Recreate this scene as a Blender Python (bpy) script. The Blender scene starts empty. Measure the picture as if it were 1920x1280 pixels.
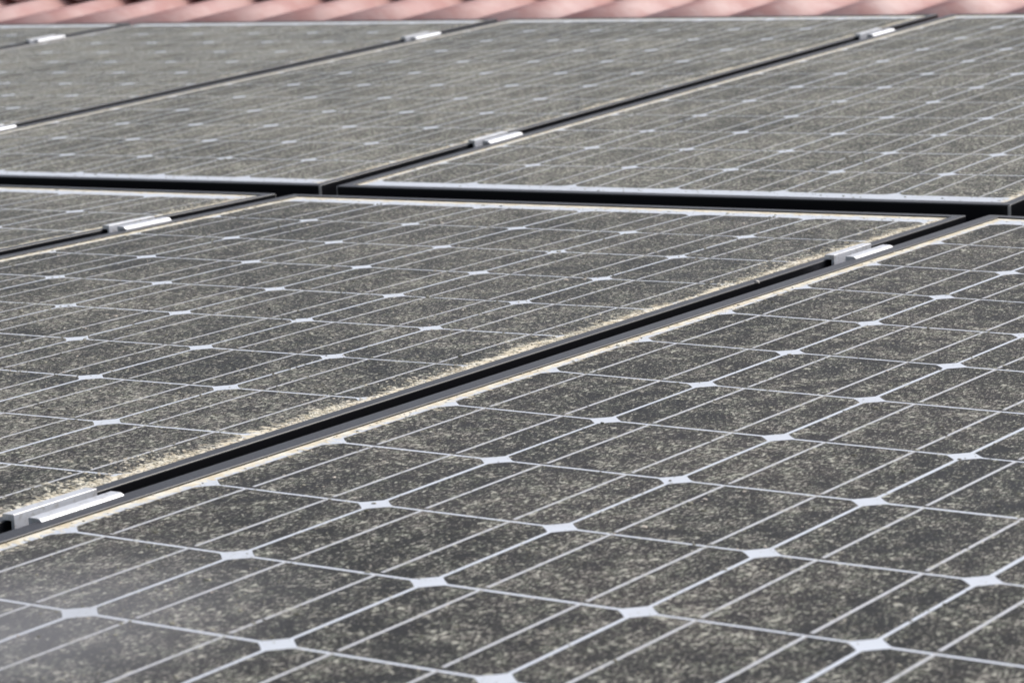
import bpy, math, random
from mathutils import Matrix, Vector

# ------------------------------------------------------------------ camera, sky, sun, exposure
SC = bpy.context.scene
COL = SC.collection
# the lower row of panels is the reference plane: x across the row, y up the roof, z out of the glass
SLOPE = math.atan2(0.09077135, 0.99587176)
WORLD = Matrix.Translation((0, 0, 3.2)) @ Matrix.Rotation(SLOPE, 4, 'X')
cam_rows = [(0.833261995, 0.550595627, -0.050188671),
            (0.052830140, -0.169655069, -0.984086446),
            (-0.550348457, 0.817350361, -0.170455165)]
cd = bpy.data.cameras.new('camera')
cam = bpy.data.objects.new('camera', cd)
COL.objects.link(cam)
m = Matrix.Identity(4)
for i in range(3):
    m[i][0] = cam_rows[0][i]
    m[i][1] = -cam_rows[1][i]
    m[i][2] = -cam_rows[2][i]
m.translation = (1.95622619, -0.94524684, 0.37738695)
cam.matrix_world = WORLD @ m
cd.sensor_width = 36
cd.lens = 102.40
cd.clip_start = 0.05
cd.clip_end = 5000
cd.dof.use_dof = True
cd.dof.focus_distance = 2.12
cd.dof.aperture_fstop = 20
cd.dof.aperture_blades = 7
SC.camera = cam

SUN_EL, SUN_AZ = math.radians(52), math.radians(30)      # azimuth clockwise from the up-roof direction
world = bpy.data.worlds.new('World')
SC.world = world
world.use_nodes = True
wn = world.node_tree
for n in list(wn.nodes):
    wn.nodes.remove(n)
wo = wn.nodes.new('ShaderNodeOutputWorld')
bg = wn.nodes.new('ShaderNodeBackground')
sky = wn.nodes.new('ShaderNodeTexSky')
sky.sky_type = 'NISHITA'
sky.sun_disc = False
sky.sun_elevation = SUN_EL
sky.sun_rotation = SUN_AZ
sky.air_density = 1.0
sky.dust_density = 4.0
sky.ozone_density = 1.0
hs = wn.nodes.new('ShaderNodeHueSaturation')
hs.inputs['Saturation'].default_value = 0.5
hs.inputs['Value'].default_value = 1.0
wn.links.new(sky.outputs[0], hs.inputs['Color'])
wn.links.new(hs.outputs[0], bg.inputs[0])
bg.inputs[1].default_value = 0.15
wn.links.new(bg.outputs[0], wo.inputs[0])

sd = bpy.data.lights.new('sun', 'SUN')
sd.energy = 1.5
sd.angle = math.radians(35)
sd.color = (1.0, 0.965, 0.92)
sun = bpy.data.objects.new('sun', sd)
COL.objects.link(sun)
to_sun = Vector((math.sin(SUN_AZ) * math.cos(SUN_EL), math.cos(SUN_AZ) * math.cos(SUN_EL), math.sin(SUN_EL)))
sun.rotation_euler = to_sun.to_track_quat('Z', 'Y').to_euler()
sun.location = (0, 0, 20)

SC.view_settings.view_transform = 'Standard'
SC.view_settings.look = 'None'
SC.view_settings.gamma = 1
SC.view_settings.use_curve_mapping = False
SC.view_settings.exposure = 0.14
SC.render.engine = 'CYCLES'
SC.cycles.max_bounces = 6

random.seed(11)

# ------------------------------------------------------------------ helpers
def mesh_obj(name, verts, faces, mat=None, parent=None, smooth=False, mw=None):
    me = bpy.data.meshes.new(name)
    me.from_pydata(verts, [], faces)
    me.validate()
    me.update()
    if mat:
        me.materials.append(mat)
    if smooth:
        for p in me.polygons:
            p.use_smooth = True
    o = bpy.data.objects.new(name, me)
    COL.objects.link(o)
    if parent:
        o.parent = parent
    if mw is not None:
        o.matrix_world = mw
    return o

def empty(name, mw, label, cat, group=None):
    o = bpy.data.objects.new(name, None)
    o.empty_display_size = 0.05
    COL.objects.link(o)
    o.matrix_world = mw
    o['label'] = label
    o['category'] = cat
    if group:
        o['group'] = group
    return o

def tag(o, label, cat, group=None):
    o['label'] = label
    o['category'] = cat
    if group:
        o['group'] = group
    return o

def box_data(x0, x1, y0, y1, z0, z1, vs, fs):
    b = len(vs)
    vs += [(x0, y0, z0), (x1, y0, z0), (x1, y1, z0), (x0, y1, z0), (x0, y0, z1), (x1, y0, z1), (x1, y1, z1), (x0, y1, z1)]
    fs += [(b, b+3, b+2, b+1), (b+4, b+5, b+6, b+7), (b, b+1, b+5, b+4), (b+1, b+2, b+6, b+5), (b+2, b+3, b+7, b+6), (b+3, b, b+4, b+7)]

class NT:
    """small node-building helper"""
    def __init__(s, tree):
        s.t = tree
    def n(s, kind, **kw):
        nd = s.t.nodes.new(kind)
        for k, v in kw.items():
            setattr(nd, k, v)
        return nd
    def put(s, sock, v):
        if isinstance(v, bpy.types.NodeSocket):
            s.t.links.new(v, sock)
        elif v is not None:
            if isinstance(v, tuple) and len(v) == 3 and sock.type == 'RGBA':
                v = (*v, 1)
            sock.default_value = v
    def math(s, op, a, b=None, c=None, clamp=False):
        nd = s.n('ShaderNodeMath', operation=op, use_clamp=clamp)
        s.put(nd.inputs[0], a)
        if b is not None: s.put(nd.inputs[1], b)
        if c is not None: s.put(nd.inputs[2], c)
        return nd.outputs[0]
    def ramp(s, v, a, b, lo=0.0, hi=1.0):
        nd = s.n('ShaderNodeMapRange', interpolation_type='SMOOTHSTEP')
        s.put(nd.inputs['Value'], v)
        s.put(nd.inputs['From Min'], a); s.put(nd.inputs['From Max'], b)
        s.put(nd.inputs['To Min'], lo); s.put(nd.inputs['To Max'], hi)
        return nd.outputs[0]
    def noise(s, vec, scale, detail=3, rough=0.55, out=0):
        nd = s.n('ShaderNodeTexNoise')
        s.put(nd.inputs['Vector'], vec)
        nd.inputs['Scale'].default_value = scale
        nd.inputs['Detail'].default_value = detail
        nd.inputs['Roughness'].default_value = rough
        return nd.outputs[out]
    def mix(s, f, a, b):
        nd = s.n('ShaderNodeMix', data_type='RGBA')
        s.put(nd.inputs[0], f)
        s.put(nd.inputs[6], a)
        s.put(nd.inputs[7], b)
        return nd.outputs[2]
    def vmul(s, v, k):
        nd = s.n('ShaderNodeVectorMath', operation='MULTIPLY')
        s.put(nd.inputs[0], v)
        nd.inputs[1].default_value = k
        return nd.outputs[0]
    def vadd(s, v, k):
        nd = s.n('ShaderNodeVectorMath', operation='ADD')
        s.put(nd.inputs[0], v)
        s.put(nd.inputs[1], k)
        return nd.outputs[0]

def new_mat(name):
    mt = bpy.data.materials.new(name)
    mt.use_nodes = True
    t = mt.node_tree
    bs = next(n for n in t.nodes if n.type == 'BSDF_PRINCIPLED')
    return mt, NT(t), bs

# ------------------------------------------------------------------ dimensions of a module
P = 0.128                     # cell pitch
NX, NY = 6, 12
X0, X1 = -0.0235, 0.7850        # outer edges of the frame
Y0, Y1 = -0.043, 1.579
LIP = 0.0125                  # width of the frame lip
LL, LR = 0.0148, 0.0102      # what shows of it on the left and on the right side
LH = 0.0013                   # lip height above the glass

# ------------------------------------------------------------------ grime shared by everything behind the glass
def grime_group():
    g = bpy.data.node_groups.new('grime', 'ShaderNodeTree')
    g.interface.new_socket('Coord', in_out='INPUT', socket_type='NodeSocketVector')
    g.interface.new_socket('Base', in_out='INPUT', socket_type='NodeSocketColor')
    for nm in ('Density', 'Film', 'Crust', 'Shift', 'Residue', 'Clump'):  # Residue: strength of the painted pale sheen
        g.interface.new_socket(nm, in_out='INPUT', socket_type='NodeSocketFloat')
    g.interface.new_socket('Color', in_out='OUTPUT', socket_type='NodeSocketColor')
    g.interface.new_socket('Roughness', in_out='OUTPUT', socket_type='NodeSocketFloat')
    g.interface.new_socket('Height', in_out='OUTPUT', socket_type='NodeSocketFloat')
    k = NT(g)
    gi = k.n('NodeGroupInput'); go = k.n('NodeGroupOutput')
    co0 = gi.outputs['Coord']; base = gi.outputs['Base']
    dens = gi.outputs['Density']; film = gi.outputs['Film']; crust = gi.outputs['Crust']
    cs = k.n('ShaderNodeCombineXYZ')
    k.put(cs.inputs[2], gi.outputs['Shift'])
    co = k.vadd(co0, cs.outputs[0])
    # gentle warp so that nothing lines up with the module edges
    wv = k.vmul(k.vadd(k.noise(co, 9, 2, 0.5, 1), (-0.5, -0.5, -0.5)), (0.012, 0.012, 0.0))
    cw = k.vadd(co, wv)
    clus = k.noise(k.vmul(cw, (1.0, 0.7, 1.0)), 52, 3, 0.6)                       # clumps a couple of centimetres wide
    big = k.noise(cw, 5.5, 3, 0.55)                      # slow change of cover over the module
    fine = k.noise(k.vmul(cw, (1.0, 0.36, 1.0)), 640, 2.0, 0.8)
    mid = k.noise(k.vmul(cw, (1.0, 0.5, 1.0)), 260, 3, 0.66)
    pale = k.noise(k.vmul(cw, (1.0, 0.6, 1.0)), 270, 2, 0.6)
    # film of dried mud
    fcol = k.mix(k.ramp(big, 0.35, 0.65), (0.044, 0.042, 0.034), (0.057, 0.047, 0.041))
    f_amt = k.math('MULTIPLY', film, k.ramp(k.math('ADD', k.math('MULTIPLY', clus, 0.6), k.math('MULTIPLY', big, 0.4)), 0.32, 0.68, 0.55, 1.2), clamp=True)
    c = k.mix(f_amt, base, fcol)
    # grains
    bias = k.math('ADD', k.math('MULTIPLY', k.math('SUBTRACT', clus, 0.5), gi.outputs['Clump']), k.math('MULTIPLY', k.math('SUBTRACT', big, 0.5), 0.12))
    thr = k.math('SUBTRACT', k.math('SUBTRACT', 0.575, k.math('MULTIPLY', dens, 0.12)), bias)
    g1 = k.ramp(fine, thr, k.math('ADD', thr, 0.085))
    g2 = k.ramp(mid, k.math('ADD', thr, 0.02), k.math('ADD', thr, 0.12))
    tint = k.noise(cw, 70, 2, 0.5)
    gcol = k.mix(k.ramp(tint, 0.4, 0.6), (0.34, 0.352, 0.296), (0.43, 0.41, 0.365))
    c = k.mix(k.math('MULTIPLY', g2, 0.34), c, gcol)
    c = k.mix(k.math('MULTIPLY', g1, 0.85), c, gcol)
    g3 = k.ramp(pale, k.math('ADD', thr, 0.075), k.math('ADD', thr, 0.13))
    c = k.mix(k.math('MULTIPLY', g3, 0.8), c, (0.55, 0.54, 0.46))
    # dark spots of algae
    dk = k.ramp(k.noise(k.vmul(k.vadd(cw, (3.1, 1.7, 0)), (1.0, 0.45, 1.0)), 330, 3, 0.7), 0.53, 0.61)
    c = k.mix(k.math('MULTIPLY', dk, k.ramp(film, 0.16, 0.24, 0.0, 0.8)), c, (0.022, 0.021, 0.018))
    # cream crust washed up against the frame, mostly along the right and the upper edge
    sp = k.n('ShaderNodeSeparateXYZ'); k.put(sp.inputs[0], co0)
    x, y = sp.outputs[0], sp.outputs[1]
    dr = k.math('SUBTRACT', X1 - LR, x)
    dl = k.math('SUBTRACT', x, X0 + LL)
    dt = k.math('SUBTRACT', Y1 - LIP, y)
    lowf = k.noise(cw, 16, 2, 0.5)
    er = k.math('EXPONENT', k.math('MULTIPLY', dr, k.math('SUBTRACT', -150, k.math('MULTIPLY', lowf, -125))))
    el = k.math('EXPONENT', k.math('MULTIPLY', dl, -105))
    et = k.math('EXPONENT', k.math('MULTIPLY', dt, -75))
    cn = k.noise(k.vmul(cw, (0.45, 1.0, 1.0)), 210, 4, 0.7)
    er1 = k.math('MULTIPLY', er, k.ramp(k.noise(cw, 7.3, 3, 0.6), 0.35, 0.62, 0.54, 0.95))
    el1 = k.math('MULTIPLY', el, 0.66)
    et1 = k.math('MULTIPLY', et, 0.62)
    e = k.math('MULTIPLY', k.math('MAXIMUM', k.math('MAXIMUM', er1, el1), et1), crust)
    cm = k.ramp(k.math('ADD', cn, e), 0.68, 0.84)
    cm = k.math('MULTIPLY', cm, k.ramp(e, 0.03, 0.09))
    ccol = k.mix(k.ramp(k.noise(cw, 90, 3, 0.6), 0.35, 0.65), (0.68, 0.59, 0.43), (0.84, 0.79, 0.67))
    c = k.mix(cm, c, ccol)
    # soft pale sheen painted into the colour near the nearest module's lower corner
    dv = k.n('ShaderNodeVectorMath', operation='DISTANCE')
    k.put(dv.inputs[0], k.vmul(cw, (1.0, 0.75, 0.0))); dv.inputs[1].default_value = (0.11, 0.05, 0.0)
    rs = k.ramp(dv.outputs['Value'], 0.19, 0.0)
    rs = k.math('MULTIPLY', rs, k.math('MULTIPLY', gi.outputs['Residue'], k.ramp(clus, 0.25, 0.7, 0.9, 1.0)))  # Residue scales the painted sheen
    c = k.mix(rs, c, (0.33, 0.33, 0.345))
    rgh = k.math('ADD', 0.50, k.math('MULTIPLY', k.math('MAXIMUM', k.math('MAXIMUM', g1, g2), cm), 0.5), clamp=True)
    hgt = k.math('ADD', k.math('ADD', k.math('MULTIPLY', g1, 0.45), k.math('MULTIPLY', g2, 0.4)), k.math('MULTIPLY', cm, 1.2))
    hgt = k.math('ADD', hgt, k.math('MULTIPLY', g3, 0.7))
    k.put(go.inputs['Color'], c)
    k.put(go.inputs['Roughness'], rgh)
    k.put(go.inputs['Height'], hgt)
    return g

GRIME = grime_group()

def laminate_material(name, root, base, dens, film, crust, shift, vary=0.0, spec=0.5, ior=1.4):
    mt, k, bs = new_mat(name)
    tc = k.n('ShaderNodeTexCoord')
    tc.object = root
    gn = k.n('ShaderNodeGroup')
    gn.node_tree = GRIME
    k.put(gn.inputs['Coord'], tc.outputs['Object'])
    if vary:
        oi = k.n('ShaderNodeObjectInfo')
        b = k.mix(oi.outputs['Random'], tuple(v * (1 - vary) for v in base), tuple(v * (1 + vary) for v in base))
        k.put(gn.inputs['Base'], b)
    else:
        gn.inputs['Base'].default_value = (*base, 1)
    gn.inputs['Density'].default_value = dens
    gn.inputs['Film'].default_value = film
    gn.inputs['Crust'].default_value = crust
    gn.inputs['Shift'].default_value = shift
    gn.inputs['Clump'].default_value = 0.31 if shift == 0 else 0.20
    gn.inputs['Residue'].default_value = 0.46 if shift == 0 else 0.0  # painted sheen on the nearest module only
    k.put(bs.inputs['Base Color'], gn.outputs['Color'])
    k.put(bs.inputs['Roughness'], gn.outputs['Roughness'])
    bs.inputs['Specular IOR Level'].default_value = spec
    bs.inputs['IOR'].default_value = ior
    bp = k.n('ShaderNodeBump')
    bp.inputs['Strength'].default_value = 0.55
    bp.inputs['Distance'].default_value = 0.0006
    k.put(bp.inputs['Height'], gn.outputs['Height'])
    k.put(bs.inputs['Normal'], bp.outputs[0])
    return mt

def frame_material():
    mt, k, bs = new_mat('black_anodised_frame')
    ge = k.n('ShaderNodeNewGeometry')
    n1 = k.noise(ge.outputs['Position'], 420, 3, 0.65)
    n2 = k.noise(ge.outputs['Position'], 24, 3, 0.6)
    sn = k.n('ShaderNodeSeparateXYZ'); k.put(sn.inputs[0], ge.outputs['Normal'])
    up = k.ramp(sn.outputs[2], 0.6, 0.95)                 # dust settles on the flat tops only
    amt = k.math('MULTIPLY', up, k.math('ADD', 0.25, k.math('MULTIPLY', k.ramp(k.math('ADD', k.math('MULTIPLY', n1, 0.6), k.math('MULTIPLY', n2, 0.4)), 0.42, 0.62), 0.5)))
    c = k.mix(amt, (0.005, 0.005, 0.007), (0.048, 0.048, 0.058))
    k.put(bs.inputs['Base Color'], c)
    k.put(bs.inputs['Roughness'], k.math('ADD', 0.3, k.math('MULTIPLY', amt, 0.35)))
    bs.inputs['Specular IOR Level'].default_value = 0.6
    return mt

def aluminium_material():
    mt, k, bs = new_mat('bare_aluminium')
    ge = k.n('ShaderNodeNewGeometry')
    n1 = k.noise(k.vmul(ge.outputs['Position'], (1, 0.12, 1)), 900, 2, 0.5)
    n2 = k.noise(ge.outputs['Position'], 160, 3, 0.65)
    c = k.mix(k.ramp(n2, 0.48, 0.72), (0.72, 0.73, 0.76), (0.55, 0.54, 0.53))
    k.put(bs.inputs['Base Color'], c)
    bs.inputs['Metallic'].default_value = 0.4
    k.put(bs.inputs['Roughness'], k.math('ADD', 0.32, k.math('MULTIPLY', n1, 0.2)))
    return mt

def roof_tile_material():
    mt, k, bs = new_mat('red_roof_tile')
    ge = k.n('ShaderNodeNewGeometry')
    oi = k.n('ShaderNodeObjectInfo')
    p = ge.outputs['Position']
    a = k.noise(p, 14, 4, 0.6)
    b = k.noise(p, 150, 4, 0.65)
    c = k.mix(k.ramp(a, 0.35, 0.65), (0.44, 0.21, 0.19), (0.53, 0.33, 0.31))
    c = k.mix(k.math('MULTIPLY', oi.outputs['Random'], 0.35), c, (0.40, 0.19, 0.165))
    c = k.mix(k.math('MULTIPLY', k.ramp(b, 0.56, 0.72), 0.35), c, (0.50, 0.42, 0.34))
    k.put(bs.inputs['Base Color'], c)
    k.put(bs.inputs['Roughness'], k.math('ADD', 0.46, k.math('MULTIPLY', b, 0.14)))
    bs.inputs['Specular IOR Level'].default_value = 0.8
    bp = k.n('ShaderNodeBump')
    bp.inputs['Strength'].default_value = 0.25
    bp.inputs['Distance'].default_value = 0.001
    k.put(bp.inputs['Height'], b)
    k.put(bs.inputs['Normal'], bp.outputs[0])
    return mt

def plain(name, col, rough=0.7, metal=0.0, nscale=0, ncol=None):
    mt, k, bs = new_mat(name)
    if nscale:
        ge = k.n('ShaderNodeNewGeometry')
        c = k.mix(k.ramp(k.noise(ge.outputs['Position'], nscale, 4, 0.6), 0.35, 0.65), col, ncol)
        k.put(bs.inputs['Base Color'], c)
    else:
        bs.inputs['Base Color'].default_value = (*col, 1)
    bs.inputs['Roughness'].default_value = rough
    bs.inputs['Metallic'].default_value = metal
    return mt

M_FRAME = frame_material()
M_ALU = aluminium_material()
M_TILE = roof_tile_material()

# ------------------------------------------------------------------ where each module lies
def rot_rows(r):
    mm = Matrix.Identity(4)
    for i in range(3):
        for j in range(3):
            mm[i][j] = r[i][j]
    return mm

S = 0.8326
REAR = Matrix.Translation((0.02198, 1.66947, 0.00488)) @ rot_rows([[0.9999947, -0.0031327, -0.0008516], [0.003096, 0.9991877, -0.0401789], [0.0009768, 0.040176, 0.9991921]])
FRONT_RIGHT = Matrix.Translation((0.83261, -0.00219, 0.00118)) @ rot_rows([[0.9998315, 0, 0.0183577], [0, 1, 0], [-0.0183577, 0, 0.9998315]])
FRONT = Matrix.Identity(4)
T = Matrix.Translation

# ------------------------------------------------------------------ large structure: ground, house, roof
ground = mesh_obj('ground', [(-1500, -1500, 0), (1500, -1500, 0), (1500, 1500, 0), (-1500, 1500, 0)], [(0, 1, 2, 3)],
                  plain('meadow', (0.06, 0.085, 0.03), 0.95, nscale=0.3, ncol=(0.10, 0.10, 0.05)))
ground['kind'] = 'structure'

# roof line in the plane of the rear row: three stretches, each a little steeper than the one below
TILT = math.radians(6.0)
UP = REAR @ T((0, 1.60, -0.082)) @ Matrix.Rotation(TILT, 4, 'X')      # start of the steep tiled stretch
roof = bpy.data.objects.new('roof', None)
COL.objects.link(roof)
roof.matrix_world = WORLD @ UP
roof['kind'] = 'structure'

def tile_z(x):
    """cross-section of one course: a round roll and a shallow pan with a small crease"""
    u = (x / 0.177) % 1.0
    w = u / 0.68 if u < 0.68 else (1 - u) / 0.32           # long back, short steep face towards +x
    z = 0.030 * (3 * w * w - 2 * w ** 3) - 0.015
    z += 0.0030 * math.exp(-((u - 0.33) / 0.05) ** 2)       # small crease along the pan
    return z

def corrugated(x_start, x_end, y0, y1, step, thick, lift0=0.0, lift1=0.0):
    nx = max(2, int(round((x_end - x_start) / step)))
    vs, fs = [], []
    for (y, dz) in ((y0, lift0), (y1, lift1)):
        for lay in (0, -thick):
            for i in range(nx + 1):
                x = x_start + (x_end - x_start) * i / nx
                vs.append((x, y, tile_z(x) + dz + lay))
    n = nx + 1
    for i in range(nx):
        fs.append((i, i+1, 2*n+i+1, 2*n+i))
        fs.append((n+i, 3*n+i, 3*n+i+1, n+i+1))
        fs.append((i, n+i, n+i+1, i+1))
        fs.append((2*n+i, 2*n+i+1, 3*n+i+1, 3*n+i))
    fs.append((0, 2*n, 3*n, n))
    fs.append((nx, n+nx, 3*n+nx, 2*n+nx))
    return vs, fs

# single tiles: one roll wide, laid in overlapping courses
vs, fs = corrugated(-0.0885, 0.0885, 0.0, 0.49, 0.177/28, 0.011, 0.034, 0.0)
tile0 = mesh_obj('roof_tile', vs, fs, M_TILE, roof)
for p_ in tile0.data.polygons:
    p_.use_smooth = abs(p_.normal.z) > 0.25 and len(p_.vertices) == 4
PHASE = 0.026
first = True
for row in range(4):
    for col in range(-17, 9):
        o = tile0 if first else tile0.copy()
        if not first:
            COL.objects.link(o)
        first = False
        o.parent = roof
        o.location = (PHASE + col * 0.177 + random.uniform(-.0012, .0012), -0.17 + row * 0.42 + random.uniform(-.003, .003), -0.022 + random.uniform(-.001, .001))
        o.rotation_euler = (0, random.uniform(-.008, .008), random.uniform(-.004, .004))

# plain sheeting under the modules, and the boards under the tiles
vs, fs = [], []
lo = UP.inverted() @ REAR
def pts(xa, xb, ya, yb, z, M):
    return [tuple(M @ Vector(q)) for q in ((xa, ya, z), (xb, ya, z), (xb, yb, z), (xa, yb, z))]
R1 = pts(-3.4, 2.4, -0.35, 1.75, -0.15, lo)
lf = UP.inverted() @ FRONT
R0 = pts(-3.4, 2.4, -0.6, 1.66, -0.17, lf)
vs = [R0[0], R0[1], R1[1], R1[0], R1[2], R1[3]]
fs = [(0, 1, 2, 3), (3, 2, 4, 5)]
b = len(vs)
vs += [R1[3], R1[2], (2.4, 1.75, -0.05), (-3.4, 1.75, -0.05)]
fs += [(b, b+1, b+2, b+3)]
deck = mesh_obj('roof_deck', vs, fs, plain('dark_roof_felt', (0.045, 0.040, 0.038), 0.9, nscale=30, ncol=(0.07, 0.06, 0.055)), roof)
# ridge capping at the top
vs, fs = [], []
nseg = 10
for i in range(nseg + 1):
    a_ = math.pi * i / nseg
    for xx in (-3.2, 1.5):
        vs.append((xx, 1.58 + 0.12 * math.cos(a_), 0.015 + 0.09 * math.sin(a_)))
for i in range(nseg):
    fs.append((2*i, 2*i+1, 2*i+3, 2*i+2))
mesh_obj('ridge_cap', vs, fs, M_TILE, roof, smooth=True)

# house below the roof (keeps the roof from floating when seen from elsewhere)
house = tag(mesh_obj('house_wall', *(lambda v, f: (box_data(-3.2, 2.2, -0.3, 4.6, 0, 2.85, v, f), (v, f))[1])([], [])), 'plain rendered house wall under the roof with the solar panels', 'house')
house.data.materials.append(plain('render_coat', (0.55, 0.52, 0.46), 0.9, nscale=12, ncol=(0.48, 0.45, 0.40)))

# ------------------------------------------------------------------ module pieces
def rounded_ring(d, r, z, n=4):
    """rectangle inset by d from the outer edge, corner radius r-d"""
    k = min(d / LIP, 1.0)
    xa, xb, ya, yb = X0 + d + k * (LL - LIP), X1 - d - k * (LR - LIP), Y0 + d, Y1 - d
    rr = max(r - d, 0.00005)
    out = []
    for cx, cy, a0 in ((xb-rr, yb-rr, 0), (xa+rr, yb-rr, 90), (xa+rr, ya+rr, 180), (xb-rr, ya+rr, 270)):
        for i in range(n + 1):
            a = math.radians(a0 + 90 * i / n)
            out.append((cx + rr * math.cos(a), cy + rr * math.sin(a), z))
    return out

def frame_mesh():
    e = 0.0011
    prof = [(0.0, -0.038)]
    prof += [(0.0, LH - e)] + [(e * (1 - math.cos(math.radians(t))), LH - e + e * math.sin(math.radians(t))) for t in (30, 60, 90)]
    prof += [(LIP - 0.0004, LH), (LIP, LH - 0.0004), (LIP, -0.0022), (0.0022, -0.0022), (0.0022, -0.036), (0.022, -0.036), (0.022, -0.038)]
    rings = [rounded_ring(d, 0.0030, z) for d, z in prof]
    n = len(rings[0])
    vs = [v for r in rings for v in r]
    fs = []
    for k in range(len(rings)):
        k2 = (k + 1) % len(rings)
        for i in range(n):
            j = (i + 1) % n
            fs.append((k*n+i, k*n+j, k2*n+j, k2*n+i))
    me = bpy.data.meshes.new('frame')
    me.from_pydata(vs, [], fs)
    me.validate(); me.update()
    me.materials.append(M_FRAME)
    return me

def cell_mesh():
    h = 0.0625; R = 0.0818
    a0 = math.acos(h / R)
    vs = []
    for q in range(4):
        base = q * math.pi / 2
        for i in range(6):
            a = base + a0 + (math.pi/2 - 2*a0) * i / 5
            vs.append((R * math.cos(a), R * math.sin(a)))
    n = len(vs)
    V = [(x, y, 0.0) for x, y in vs] + [(x, y, -0.0003) for x, y in vs]
    F = [tuple(range(n))] + [(i, n+i, n+(i+1) % n, (i+1) % n) for i in range(n)]
    me = bpy.data.meshes.new('cell')
    me.from_pydata(V, [], F)
    me.update()
    return me

FRAME_ME = frame_mesh()
def seam_mesh():
    vs, fs = [], []
    R_ = 0.0030
    for (cx, cy, a0) in ((X1-R_, Y1-R_, 0), (X0+R_, Y1-R_, 90), (X0+R_, Y0+R_, 180), (X1-R_, Y0+R_, 270)):
        b = len(vs)
        for i in range(4):
            a = math.radians(a0 + 15 + 20 * i)
            for z, q in ((-0.037, 0.0002), (LH - 0.0012, 0.0002), (LH + 0.00005, -0.0011)):
                vs.append((cx + (R_ + q) * math.cos(a), cy + (R_ + q) * math.sin(a), z))
        for i in range(3):
            for z in range(2):
                p_ = b + 3*i + z
                fs.append((p_, p_+3, p_+4, p_+1))
    me = bpy.data.meshes.new('corner_seam')
    me.from_pydata(vs, [], fs); me.validate(); me.update()
    me.materials.append(plain('pale_corner', (0.42, 0.41, 0.40), 0.5, 0.3))  # paler grey strip on each rounded frame corner
    return me
SEAM_ME = seam_mesh()
CELL_ME = cell_mesh()

def bar_mesh(rng):
    """one ribbon line up a string: a flat strip on every cell that dives under the next one"""
    vs, fs = [], []
    for j in range(NY):
        ya = j * P + 0.0015 + 0.0035
        yb = (j + 1) * P + 0.0006
        if j == 0: ya = -0.004
        if j == NY - 1: yb = NY * P + 0.004
        o = rng.uniform(-0.00045, 0.00045); o2 = o + rng.uniform(-0.0003, 0.0003)
        w = 0.0012
        b = len(vs)
        vs += [(o-w, ya, 0), (o+w, ya, 0), (o2+w, yb, 0), (o2-w, yb, 0)]
        vs += [(x, y, 0.00006) for x, y, z in vs[b:b+4]]
        fs += [(b+4, b+5, b+6, b+7), (b, b+1, b+5, b+4), (b+1, b+2, b+6, b+5), (b+2, b+3, b+7, b+6), (b+3, b, b+4, b+7)]
    me = bpy.data.meshes.new('busbar')
    me.from_pydata(vs, [], fs)
    me.update()
    return me

rb = random.Random(5)
BAR_MES = [bar_mesh(rb) for _ in range(4)]

def flakes(rng, n_edge, n_face, n_left):
    """loose grains and lichen flakes lying on the glass, thickest along the right-hand frame"""
    vs, fs = [], []
    def flake(x, y, s, h, el):
        nn = rng.choice((5, 6))
        a0 = rng.uniform(0, 6.28); b = len(vs)
        for i in range(nn):
            a = a0 + 6.2832 * i / nn
            r = s * rng.uniform(.6, 1.1)
            vs.append((x + r * math.cos(a) * el, y + r * math.sin(a), 0.0001))
        for i in range(nn):
            vx, vy, _ = vs[b+i]
            vs.append((x + (vx-x)*.7, y + (vy-y)*.7, h * rng.uniform(.6, 1.1)))
        fs.append(tuple(b+nn+i for i in range(nn)))
        for i in range(nn):
            j = (i+1) % nn
            fs.append((b+i, b+j, b+nn+j, b+nn+i))
    xr = X1 - LR; xl = X0 + LL
    # patches along the right edge
    spots = [(rng.uniform(Y0+.02, Y1-.02), rng.uniform(.006, .030)) for _ in range(34)]
    for _ in range(n_edge):
        if rng.random() < .75:
            cy, reach = rng.choice(spots)
            y = cy + rng.gauss(0, .016)
        else:
            y = rng.uniform(Y0+.015, Y1-.015); reach = .006
        y = min(max(y, Y0+.014), Y1-.014)
        x = xr - .0008 - abs(rng.gauss(0, 1)) * reach * .6
        flake(x, y, rng.uniform(.0006, .0019), rng.uniform(.0003, .0009), rng.uniform(.9, 1.6))
    for _ in range(n_left):
        flake(xl + .0006 + abs(rng.gauss(0, .0018)), rng.uniform(Y0+.015, Y1-.015), rng.uniform(.0005, .0013), rng.uniform(.0003, .0007), 1)
    n_pale = len(fs)
    for _ in range(n_face):
        s_ = min(.0005 * math.exp(rng.gauss(0.25, .45)), .0024)
        flake(rng.uniform(xl+.003, xr-.003), rng.uniform(Y0+.02, Y1-.02), s_, s_ * rng.uniform(.3, .6), rng.uniform(.8, 1.5))
    me = bpy.data.meshes.new('dirt_flakes')
    me.from_pydata(vs, [], fs)
    me.update()
    me.polygons.foreach_set('material_index', [0] * n_pale + [1] * (len(fs) - n_pale))
    return me

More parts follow.
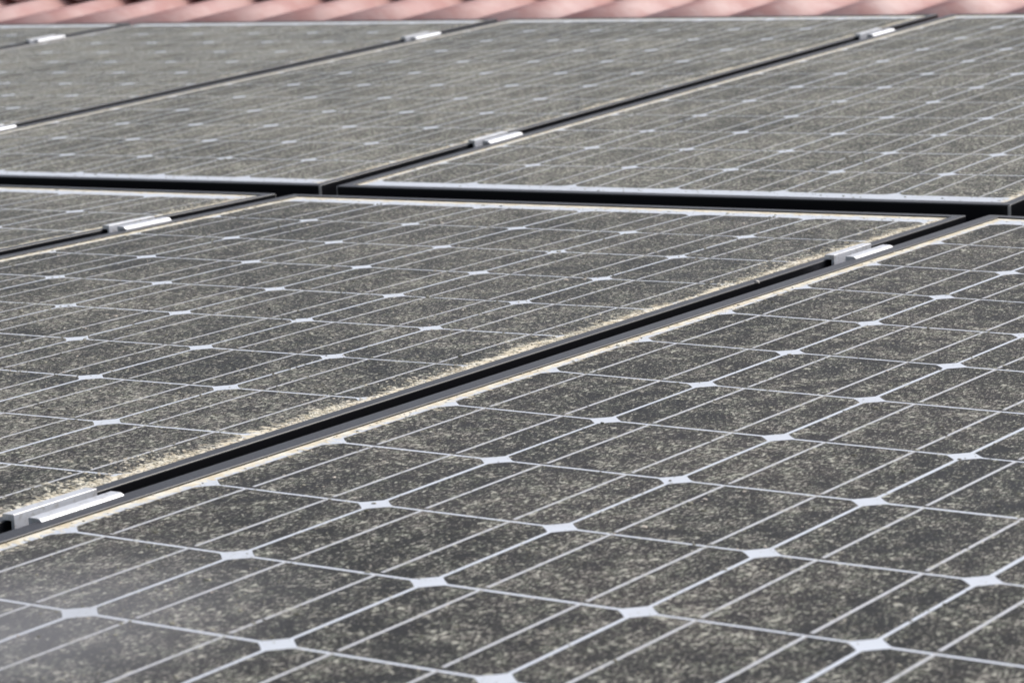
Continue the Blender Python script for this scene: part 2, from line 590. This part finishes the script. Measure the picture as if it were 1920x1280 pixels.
def flake_material():
    mt, k, bs = new_mat('dry_lichen')
    ge = k.n('ShaderNodeNewGeometry')
    n1 = k.noise(ge.outputs['Position'], 130, 3, 0.6)
    n2 = k.noise(ge.outputs['Position'], 18, 2, 0.5)
    c = k.mix(k.ramp(n1, 0.35, 0.65), (0.52, 0.46, 0.34), (0.86, 0.81, 0.68))
    c = k.mix(k.math('MULTIPLY', k.ramp(n2, 0.45, 0.65), 0.3), c, (0.50, 0.40, 0.33))
    k.put(bs.inputs['Base Color'], c)
    bs.inputs['Roughness'].default_value = 0.9
    return mt
M_FLAKE = flake_material()
def grit_material():
    mt, k, bs = new_mat('grey_green_grit')
    ge = k.n('ShaderNodeNewGeometry')
    rnd = ge.outputs['Random Per Island']
    c = k.mix(k.ramp(rnd, 0.0, 0.75), (0.16, 0.155, 0.12), (0.38, 0.36, 0.29))
    c = k.mix(k.ramp(rnd, 0.88, 0.97), c, (0.66, 0.58, 0.50))
    k.put(bs.inputs['Base Color'], c)
    bs.inputs['Roughness'].default_value = 0.9
    return mt
M_GRIT = grit_material()

MODULES = [
    # matrix, label, density, film, crust, edge flakes, face flakes
    (FRONT_RIGHT, 'nearest grimy solar panel filling the lower right, its cell grid largest and clearest', 0.36, 0.62, 0.85, 400, 6000),
    (FRONT, 'middle solar panel of the front row with yellow crust along its right frame', 0.48, 0.50, 1.0, 2600, 14000),
    (T((-S, 0, 0)), 'leftmost front row solar panel, cut off by the picture edge, small clamp at its corner', 0.62, 0.55, 0.85, 1200, 5000),
    (REAR, 'green-grey rear row solar panel at right with a white strip along its near edge', 0.72, 0.62, 0.85, 600, 9000),
    (REAR @ T((-S, 0.0034, 0)), 'soft-focus rear row solar panel in the picture centre between two seams', 0.76, 0.66, 0.8, 900, 9000),
    (REAR @ T((-2*S, 0.005, 0)), 'blurred rear row solar panel at far left, between the two leftmost seams', 0.80, 0.70, 0.6, 300, 4000),
    (REAR @ T((-3*S, 0.006, 0)), 'solar panel showing only a thin grey sliver in the top left corner', 0.80, 0.70, 0.6, 100, 200),
    (REAR @ T((S, -0.002, 0)), 'rear row solar panel at the right picture edge, only its near corner showing', 0.72, 0.62, 0.5, 100, 200),
]

def build_module(idx, M, label, dens, film, crust, ne, nf):
    root = empty('solar_panel', WORLD @ M, label, 'solar panel', 'solar panels laid in two rows on the roof')
    sh = idx * 3.7
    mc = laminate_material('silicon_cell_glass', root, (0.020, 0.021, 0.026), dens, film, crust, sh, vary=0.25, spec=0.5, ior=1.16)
    mb = laminate_material('white_backsheet', root, (0.66, 0.70, 0.765), dens * 0.1 - 0.45, min(film * 0.1 + (0.07 if idx > 2 else 0.03), 0.14), crust, sh)
    mr = laminate_material('tinned_ribbon', root, (0.62, 0.63, 0.66), dens * 0.5 - 0.05, film * 0.2, crust, sh)
    f = bpy.data.objects.new('frame', FRAME_ME); COL.objects.link(f); f.parent = root
    f = bpy.data.objects.new('corner_seam', SEAM_ME); COL.objects.link(f); f.parent = root
    e = 0.0005
    vs, fs = [], []
    box_data(X0+LL-.004, X1-LR+.004, Y0+LIP-.004, Y1-LIP+.004, -0.0018, -0.00006, vs, fs)
    mesh_obj('backsheet', vs, fs, mb, root)
    cme = CELL_ME.copy(); cme.materials.clear(); cme.materials.append(mc)
    rg = random.Random(100 + idx)
    for i in range(NX):
        for j in range(NY):
            c = bpy.data.objects.new('cell', cme); COL.objects.link(c); c.parent = root
            c.location = ((i + .5) * P + rg.uniform(-.0003, .0003), (j + .5) * P + rg.uniform(-.0003, .0003), 0)
            c.rotation_euler = (0, 0, rg.uniform(-.0015, .0015))
    bms = []
    for bm_ in BAR_MES:
        q = bm_.copy(); q.materials.append(mr); bms.append(q)
    for i in range(NX):
        for fx in (0.262, 0.738):
            c = bpy.data.objects.new('busbar', rg.choice(bms)); COL.objects.link(c); c.parent = root
            c.location = ((i + fx) * P, 0, 0.00002)
    fm = flakes(random.Random(300 + idx), ne, nf, ne // 4)
    fm.materials.append(M_FLAKE); fm.materials.append(M_GRIT)
    fl = bpy.data.objects.new('dirt_flakes', fm); COL.objects.link(fl); fl.parent = root
    fl['kind'] = 'stuff'
    return root

for i, a_ in enumerate(MODULES):
    build_module(i, *a_)

# ------------------------------------------------------------------ rails and mid clamps
M_RAIL = plain('mill_finish_rail', (0.42, 0.42, 0.43), 0.5, 0.6)
RY = (0.295, 1.328)
def rail(M, y, xa, xb, label):
    vs, fs = [], []
    for (x0, x1, z0, z1) in ((-.018, .018, -.080, -.076), (-.018, -.014, -.076, -.041), (.014, .018, -.076, -.041), (-.018, -.006, -.041, -.0385), (.006, .018, -.041, -.0385)):
        box_data(xa, xb, y + x0, y + x1, z0, z1, vs, fs)
    o = mesh_obj('mounting_rail', vs, fs, M_RAIL)
    o.matrix_world = WORLD @ M
    return tag(o, label, 'rail', 'mounting rails under the solar panels')
rail(FRONT, RY[0], -1.0, 1.75, 'aluminium rail under the front row below the large near clamp')
rail(FRONT, RY[1], -1.0, 1.75, 'aluminium rail under the front row close to the gap between the rows')
rail(REAR, RY[0], -2.6, 1.7, 'aluminium rail under the near half of the rear row')
rail(REAR, RY[1], -2.6, 1.7, 'aluminium rail under the rear row close to the red roof')

def clamp_parts():
    L = 0.036
    def extrude(poly, name):
        n = len(poly)
        vs = [(x, -L, z) for x, z in poly] + [(x, L, z) for x, z in poly]
        fs = [tuple(range(n)), tuple(range(2*n-1, n-1, -1))] + [(i, n+i, n+(i+1) % n, (i+1) % n) for i in range(n)]
        me = bpy.data.meshes.new(name)
        me.from_pydata(vs, [], fs)
        me.validate(); me.update()
        me.materials.append(M_ALU)
        return me
    b, t = LH + 0.0002, LH + 0.0040
    left = [(-.0150, b), (-.0080, b), (-.0080, -.026), (-.0056, -.026), (-.0056, t - .0003), (-.0059, t), (-.0144, t), (-.0150, t - .0006)]
    r0 = .0056
    t2 = t - .0006
    right = [(r0, -.026), (r0 + .0022, -.026), (r0 + .0022, b), (.0175, b), (.0172, b + .0006), (.0160, b + .0012), (.0150, b + .0022), (.0138, b + .0029), (.0120, t2), (r0 + .0003, t2), (r0, t2 - .0003)]
    base = [(-.0056, -.026), (r0, -.026), (r0, -.0235), (-.0056, -.0235)]
    return extrude(left, 'left_flange'), extrude(right, 'right_flange'), extrude(base, 'web')
CL = clamp_parts()
def bolt_mesh():
    vs, fs = [], []
    n = 12
    for z, r in ((-.0235, .0052), (-.0165, .0052)):
        for i in range(n):
            vs.append((r * math.cos(6.2832*i/n), r * math.sin(6.2832*i/n), z))
    fs.append(tuple(range(n, 2*n)))
    for i in range(n):
        fs.append((i, (i+1) % n, n+(i+1) % n, n+i))
    me = bpy.data.meshes.new('bolt'); me.from_pydata(vs, [], fs); me.update(); me.materials.append(M_RAIL)
    return me
BOLT = bolt_mesh()
MID = (X1 + X0 + S) / 2
def clamp(M, y, label, yaw=0.0):
    root = empty('mid_clamp', WORLD @ M @ T((MID, y, 0)) @ Matrix.Rotation(yaw, 4, 'Z'), label, 'clamp', 'aluminium mid clamps holding the solar panels')
    for nm, me in zip(('left_flange', 'right_flange', 'web'), CL):
        o = bpy.data.objects.new(nm, me); COL.objects.link(o); o.parent = root
    o = bpy.data.objects.new('bolt', BOLT); COL.objects.link(o); o.parent = root
    return root
clamp(FRONT, RY[0], 'largest bright aluminium clamp at the lower left edge, two ridges over the seam')
clamp(FRONT, RY[1], 'grey-topped aluminium clamp near the upper end of the wide diagonal seam at right')
clamp(T((-S, 0, 0)), RY[1], 'bright clamp on the seam at left, just in front of the gap between the rows')
R0M = REAR @ T((-S, 0.0034, 0))
clamp(R0M, RY[0], 'white clamp in the picture centre on the rear seam, just behind the row gap')
clamp(R0M, RY[1], 'small pale clamp at top right, near the red roof')
R1M = REAR @ T((-2*S, 0.005, 0))
clamp(R1M, RY[0], 'blurred white clamp cut off by the left edge of the picture, rear row')
clamp(R1M, RY[1], 'small blurred white clamp at top centre near the red roof')
clamp(REAR @ T((-3*S, 0.006, 0)), RY[1], 'small blurred white clamp in the top left corner')

# ------------------------------------------------------------------ little bits of debris
def curl(name, M, pts, width, thick, mat, label, cat):
    vs, fs = [], []
    for i, (x, y, z) in enumerate(pts):
        w = width * math.sin(math.pi * (0.12 + 0.8 * i / (len(pts)-1)))
        dx = pts[min(i+1, len(pts)-1)][0] - pts[max(i-1, 0)][0]
        dy = pts[min(i+1, len(pts)-1)][1] - pts[max(i-1, 0)][1]
        l = math.hypot(dx, dy) or 1
        nx, ny = -dy / l * w, dx / l * w
        vs += [(x-nx, y-ny, z), (x+nx, y+ny, z), (x+nx, y+ny, z+thick), (x-nx, y-ny, z+thick)]
    for i in range(len(pts)-1):
        b = 4*i
        for a in range(4):
            fs.append((b+a, b+(a+1) % 4, b+4+(a+1) % 4, b+4+a))
    fs += [(0, 3, 2, 1), (len(vs)-4, len(vs)-3, len(vs)-2, len(vs)-1)]
    return tag(mesh_obj(name, vs, fs, mat, mw=WORLD @ M), label, cat)
curl('pale_flake', FRONT, [(.7815, 1.166, LH+.0001), (.7832, 1.1655, LH+.0007), (.785, 1.165, LH+.0009), (.7866, 1.1645, LH+.0004), (.7876, 1.164, LH-.0010)], .0011, .0003,
     plain('dry_leaf', (0.62, 0.58, 0.52), 0.8), 'tiny pale curled flake on the black frame edge of the diagonal seam', 'flake')
curl('dark_twig', FRONT, [(.4478, .9345, .0002), (.4488, .9335, .0005), (.4500, .9326, .0008), (.4512, .9315, .0006), (.4524, .9303, .0003)], .0008, .0007,
     plain('dark_bark', (0.012, 0.011, 0.010), 0.8), 'short black twig on a cell left of the picture centre, middle front panel', 'twig')
